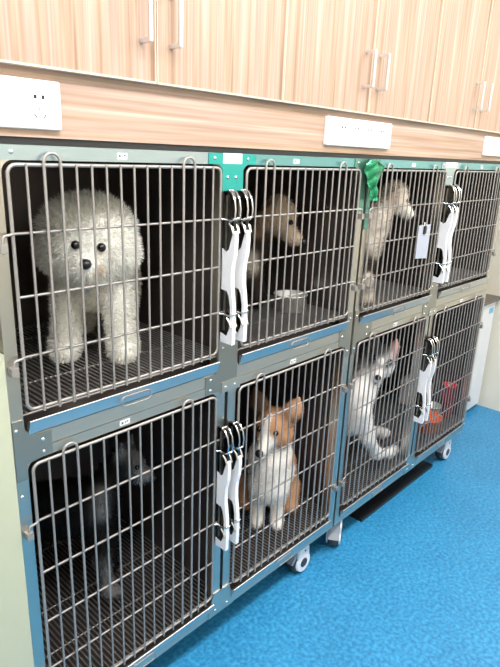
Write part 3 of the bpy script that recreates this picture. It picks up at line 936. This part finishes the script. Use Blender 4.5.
sn = short_near(pts, .022, .3); hcl = hc.copy()
B.fur('fur_coat', root, 40000, .018, .0010, 1.0, .10, .42, .05, .35, zmin=Z_UP, seed=3,
      lenfn=lambda P: sn(P) * np.where(P[:, 2] > hcl[2] + .03, 1.25, 1.0))

# --- tan dog, second upper cage, looking right
root = empty('dog', (1.00, .32, Z_UP)); tag(root, 'tan dog with long ears sitting behind a steel bowl', 'dog', 'dogs in the cages')
B = Body(); tan = (.50, .385, .285); body_shade = (.014, .010, .009); neck_shade = (.05, .034, .026); er_ = (.26, .17, .115)  # neck and body near black: cage shade put into the coat colour
f, r, u = headframe((.34, -.70, -.40))
hc = np.array([1.045, .255, 1.338])
B.cap(hc, hc + f * .012, .056, .053, tan); B.cap(hc + u * .028 - f * .010, hc + u * .024 + f * .016, .043, .041, tan)
B.cap(hc + f * .036 - u * .020, hc + f * .100 - u * .034, .033, .024, tan)
B.cap(hc + f * .034 - u * .034, hc + f * .085 - u * .050, .022, .015, (.40, .29, .21))
for s in (-1, 1):
    B.cap(hc + r * s * .050 - f * .020 + u * .022, hc + r * s * .062 - f * .026 - u * .030, .018, .026, er_)
    B.cap(hc + r * s * .062 - f * .026 - u * .030, hc + r * s * .062 - f * .024 - u * .078, .026, .017, er_)
B.cap(hc - f * .03 - u * .025, np.array([.985, .33, 1.22]), .046, .065, neck_shade)
B.cap((.98, .32, 1.22), (.92, .39, 1.12), .075, .095, body_shade); B.cap((.93, .37, 1.13), (.86, .44, 1.10), .095, .085, body_shade)
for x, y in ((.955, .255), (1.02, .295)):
    B.cap((x, y + .03, 1.17), (x + .005, y, Z_UP + .025), .032, .022, body_shade)
B.cap((.930, .270, 1.20), (.925, .262, 1.17), .026, .030, (.28, .25, .21))
B.spot(hc + f * .05 + u * .01 + r * .028, .016, (.16, .10, .07), .7); B.spot(hc + f * .05 + u * .01 - r * .028, .016, (.16, .10, .07), .7)
B.mesh('body', root, .005, zmin=Z_UP)
pts = face(root, B, hc, f, r, u, ((.055, -.030, .010), (.055, .030, .010)), .0085, (.115, -.028), .0135)
B.fur('fur_coat', root, 9000, .010, .0009, .7, .4, .45, .12, .25, zmin=Z_UP, seed=9, lenfn=short_near(pts, .020))

# --- cream curly dog, third upper cage, looking right
root = empty('dog', (1.40, .13, Z_UP)); tag(root, 'cream curly dog sitting in the upper cage that has the card', 'dog', 'dogs in the cages')
B = Body(); cm = (.66, .58, .49); cg = (.50, .45, .39); lo = (.030, .021, .018); chest_shade = (.22, .165, .13)  # lower body and chest darkened to paint in the shade there
f, r, u = headframe((.62, -.66, -.30))
hc = np.array([1.556, .108, 1.394])
B.cap(hc - f * .01, hc + f * .008, .048, .046, cm); B.cap(hc + u * .026 - f * .01, hc + u * .028, .039, .039, cm)
B.cap(hc + f * .03 - u * .018, hc + f * .082 - u * .034, .032, .023, (.80, .75, .68))
for s in (-1, 1): B.cap(hc + r * s * .046 - f * .018 + u * .008, hc + r * s * .054 - f * .024 - u * .055, .018, .022, (.36, .28, .22))
B.cap(hc - f * .03 - u * .015, (1.450, .110, 1.30), .042, .052, cg)
B.cap((1.450, .110, 1.30), (1.385, .105, 1.22), .052, .058, cg)
B.cap((1.37, .12, 1.20), (1.335, .14, 1.14), .062, .080, lo); B.cap((1.34, .13, 1.14), (1.30, .19, 1.11), .080, .085, lo)
B.cap((1.36, .085, 1.16), (1.325, .050, Z_UP + .06), .034, .024, lo)
B.cap((1.322, .046, Z_UP + .095), (1.326, .046, Z_UP + .03), .022, .023, cg); B.cap((1.326, .046, Z_UP + .028), (1.340, .040, Z_UP + .022), .024, .020, cm)
B.cap((1.40, .13, 1.15), (1.38, .12, Z_UP + .03), .034, .026, lo)
B.spot(np.array([1.475, .075, 1.30]), .045, chest_shade, .8)
B.mesh('body', root, .005, kc=.004, zmin=Z_UP)
pts = face(root, B, hc, f, r, u, ((.050, -.027, .010), (.050, .027, .010)), .008, (.10, -.034), .0125)
B.fur('fur_coat', root, 10000, .011, .0010, 1.0, .15, .5, .12, .35, zmin=Z_UP, seed=13, lenfn=short_near(pts, .016))

# --- black grizzled dog, lower left cage
root = empty('dog', (.28, .33, Z_LO)); tag(root, 'black grizzled dog standing in the dark lower left cage', 'dog', 'dogs in the cages')
B = Body(); bk = (.006, .006, .007); gz = (.17, .17, .18); gl = (.40, .40, .42)  # grizzle greys also paint in the light on head, chest and leg
f, r, u = headframe((.42, -.85, -.16))
hc = np.array([.402, .255, .645])
B.cap(hc, hc + f * .01, .041, .040, bk); B.cap(hc + u * .024 + f * .012, hc + u * .012 + f * .026, .024, .026, gz)
B.cap(hc + f * .03 - u * .012, hc + f * .075 - u * .022, .028, .021, gz)
B.cap(hc + f * .055 - u * .028, hc + f * .052 - u * .052, .020, .011, gl)
for s in (-1, 1): B.cap(hc + r * s * .028 - f * .010 + u * .032, hc + r * s * .032 - f * .006 + u * .078, .016, .006, gz)
B.cap(hc - f * .02 - u * .015, (.315, .255, .575), .038, .054, bk)
B.cap((.292, .225, .595), (.282, .212, .545), .022, .020, gz)
B.cap((.28, .29, .53), (.13, .44, .50), .085, .085, bk)
B.cap((.285, .235, .52), (.290, .225, .38), .038, .024, bk); B.cap((.290, .225, .38), (.305, .215, Z_LO + .03), .022, .020, gz)
B.cap((.305, .215, Z_LO + .03), (.325, .205, Z_LO + .020), .022, .018, gz)
B.cap((.36, .31, .50), (.37, .30, Z_LO + .03), .034, .022, bk)
for x, y in ((.10, .40), (.17, .48)): B.cap((x, y, .48), (x, y, Z_LO + .03), .045, .024, bk)
B.mesh('body', root, .005, zmin=Z_LO)
pts = face(root, B, hc, f, r, u, ((.046, -.022, .010), (.046, .022, .010)), .007, (.095, -.022), .011)
B.fur('fur_coat', root, 14000, .015, .0008, .6, .6, .55, .8, .25, zmin=Z_LO, seed=21, lenfn=short_near(pts, .016))

# --- white and orange short-legged dog, second lower cage, sitting
O = np.array([.925, .130, Z_LO]); fw = unit((-.774, -.633, 0)); rt = np.array([.633, -.774, 0])
g = lambda f, s, z: O + fw * f + rt * s + up * z
root = empty('dog', tuple(g(-.08, 0, 0))); tag(root, 'orange and white dog with big pointed ears sitting in a lower cage', 'dog', 'dogs in the cages')
B = Body(); wt = (.84, .79, .74); og = (.54, .29, .155); og_shade = (.20, .11, .065)  # darker orange paints the side of the head that lies in shade
f, r, u = headframe(fw * .92 - rt * .36 - up * .14)
r = -r                                              # r now points to the right in the photograph
hc = g(-.012, .008, .402)
B.cap(hc, hc + f * .008, .062, .058, og)
B.cap(hc + f * .012 - u * .028 - r * .030, hc + f * .012 - u * .028 - r * .020, .044, .044, og_shade)
B.cap(hc + f * .012 - u * .028 + r * .030, hc + f * .012 - u * .028 + r * .020, .044, .044, og)
B.cap(hc + f * .035 - u * .022, hc + f * .108 - u * .042, .033, .021, wt)
for s, cl_ in ((-1, og_shade), (1, og)):
    B.cap(hc + r * s * .042 + u * .036 - f * .012, hc + r * s * .068 + u * .070 - f * .016, .030, .030, cl_)
    B.cap(hc + r * s * .068 + u * .070 - f * .016, hc + r * s * .084 + u * .118 - f * .02, .030, .008, cl_)
    B.spot(hc + r * s * .062 + u * .085 + f * .016, .026, (.50, .30, .22) if s > 0 else (.15, .08, .055), .7)  # inside of the shaded ear darkened too
B.cap(hc - f * .02 - u * .03, g(-.035, 0, .27), .056, .076, wt)
B.cap(g(-.02, 0, .255), g(-.005, 0, .165), .074, .070, wt)
B.cap(g(-.05, .01, .23), g(-.11, .01, .14), .086, .094, og)
B.cap(g(-.10, .068, .10), g(-.06, .082, .05), .055, .036, og)
B.cap(g(-.10, -.07, .10), g(-.06, -.08, .05), .055, .036, og)
for s in (-.036, .038):
    B.cap(g(0, s, .17), g(.012, s, .032), .036, .022, wt); B.cap(g(.012, s, .026), g(.036, s, .022), .023, .019, wt)
# white blaze
for t in np.linspace(0, 1, 7):
    B.spot(hc + f * (.070 - .045 * t) + u * (-.005 + .066 * t) - r * .004, .020 - .008 * t, wt, .3)
B.spot(hc + f * .085 - u * .030, .040, wt, .3); B.spot(hc + f * .06 - u * .070, .042, wt, .4)
B.spot(g(.045, 0, .20), .115, wt, .3); B.spot(g(-.005, .075, .205), .060, wt, .5)
B.mesh('body', root, .005, kc=.004, zmin=Z_LO)
pts = face(root, B, hc, f, r, u, ((.055, -.030, .008), (.055, .030, .008)), .0092, (.118, -.036), .0145)
B.fur('fur_coat', root, 12000, .010, .0008, .5, .5, .4, .10, .2, zmin=Z_LO, seed=31, lenfn=short_near(pts, .022))

# --- grey and white dog, third lower cage, one long foreleg stretched to the right
root = empty('dog', (1.50, .2, Z_LO)); tag(root, 'grey and white dog with a pink ear, foreleg stretched along the bars', 'dog', 'dogs in the cages')
B = Body(); wt = (.84, .80, .78); gy = (.10, .10, .105); pk = (.72, .45, .42); mg = (.40, .37, .37)
f, r, u = headframe((-.78, -.58, -.10), (.22, -.10, 1.))
r = -r
hc = np.array([1.605, .122, .722])
B.cap(hc, hc + f * .01, .068, .065, mg); B.cap(hc - u * .03 - r * .035, hc - u * .03 + r * .035, .044, .044, wt)
B.cap(hc + f * .035 - u * .026, hc + f * .088 - u * .046, .036, .025, wt)
for s, c_ in ((-1, gy), (1, pk)):
    B.cap(hc + r * s * .038 + u * .036, hc + r * s * .044 + u * .070, .026, .020, c_)
    B.cap(hc + r * s * .044 + u * .070, hc + r * s * .044 + u * .104, .020, .007, c_)
B.cap(hc - u * .03 - f * .02, (1.50, .15, .57), .056, .076, wt)
B.cap((1.49, .14, .58), (1.46, .14, .48), .068, .070, wt)
B.cap((1.46, .17, .50), (1.42, .32, .37), .095, .105, mg); B.cap((1.42, .32, .36), (1.36, .42, .33), .11, .09, gy)
B.cap((1.465, .085, .52), (1.490, .065, .40), .036, .030, wt); B.cap((1.490, .065, .40), (1.565, .058, .305), .030, .025, wt)
B.cap((1.565, .058, .305), (1.69, .062, Z_LO + .032), .025, .022, wt); B.cap((1.69, .062, Z_LO + .032), (1.750, .064, Z_LO + .026), .023, .022, wt)
B.cap((1.52, .15, .50), (1.62, .17, .37), .036, .028, wt); B.cap((1.62, .17, .37), (1.79, .165, .285), .028, .024, wt); B.cap((1.79, .165, .285), (1.83, .16, .275), .024, .022, wt)
B.spot(hc + u * .060 - r * .030, .085, gy, .4); B.spot(hc - r * .075 + u * .0, .060, mg, .6)
for s in (-1, 1): B.spot(hc + f * .055 + u * .008 + r * s * .032, .024, gy, .5)
B.spot(hc + f * .045 - u * .030 + r * .045, .040, wt, .5); B.spot(hc + f * .07 + u * .02, .020, wt, .5); B.spot(hc + f * .085 - u * .068, .022, gy, .6)
B.mesh('body', root, .005, kc=.005, zmin=Z_LO)
pts = face(root, B, hc, f, r, u, ((.055, -.028, .022), (.055, .034, .022)), .0108, (.11, -.038), .0135)
B.fur('fur_coat', root, 12000, .010, .0009, .5, .4, .4, .12, .2, zmin=Z_LO, seed=41, lenfn=short_near(pts, .020))

# ------------------------------------------------------------------ world, camera
w = bpy.data.worlds.new('room_air'); scene.world = w; w.use_nodes = True
w.node_tree.nodes['Background'].inputs['Color'].default_value = (1, 1, 1, 1)
w.node_tree.nodes['Background'].inputs['Strength'].default_value = 0.3

cam = bpy.data.cameras.new('camera'); co = bpy.data.objects.new('camera', cam); COL.objects.link(co)
yaw, pitch, roll = 0.8276128213182145, 0.3046919722869398, 0.0400106725554538
Fv = np.array([math.sin(yaw) * math.cos(pitch), math.cos(yaw) * math.cos(pitch), -math.sin(pitch)])
Rv = np.array([math.cos(yaw), -math.sin(yaw), 0]); Uv = np.cross(Rv, Fv)
R2 = Rv * math.cos(roll) + Uv * math.sin(roll); U2 = Uv * math.cos(roll) - Rv * math.sin(roll)
from mathutils import Matrix
mw = Matrix(((R2[0], U2[0], -Fv[0], -0.4633), (R2[1], U2[1], -Fv[1], -1.0249), (R2[2], U2[2], -Fv[2], ZT + 0.0328), (0, 0, 0, 1)))
co.matrix_world = mw
cam.sensor_fit = 'VERTICAL'; cam.sensor_height = 24.0; cam.lens = 568.30 / 667 * 24.0
cam.clip_start = 0.02
scene.camera = co

scene.view_settings.view_transform = 'Standard'; scene.view_settings.look = 'None'
scene.view_settings.gamma = 1; scene.view_settings.use_curve_mapping = False
scene.view_settings.exposure = 0.40
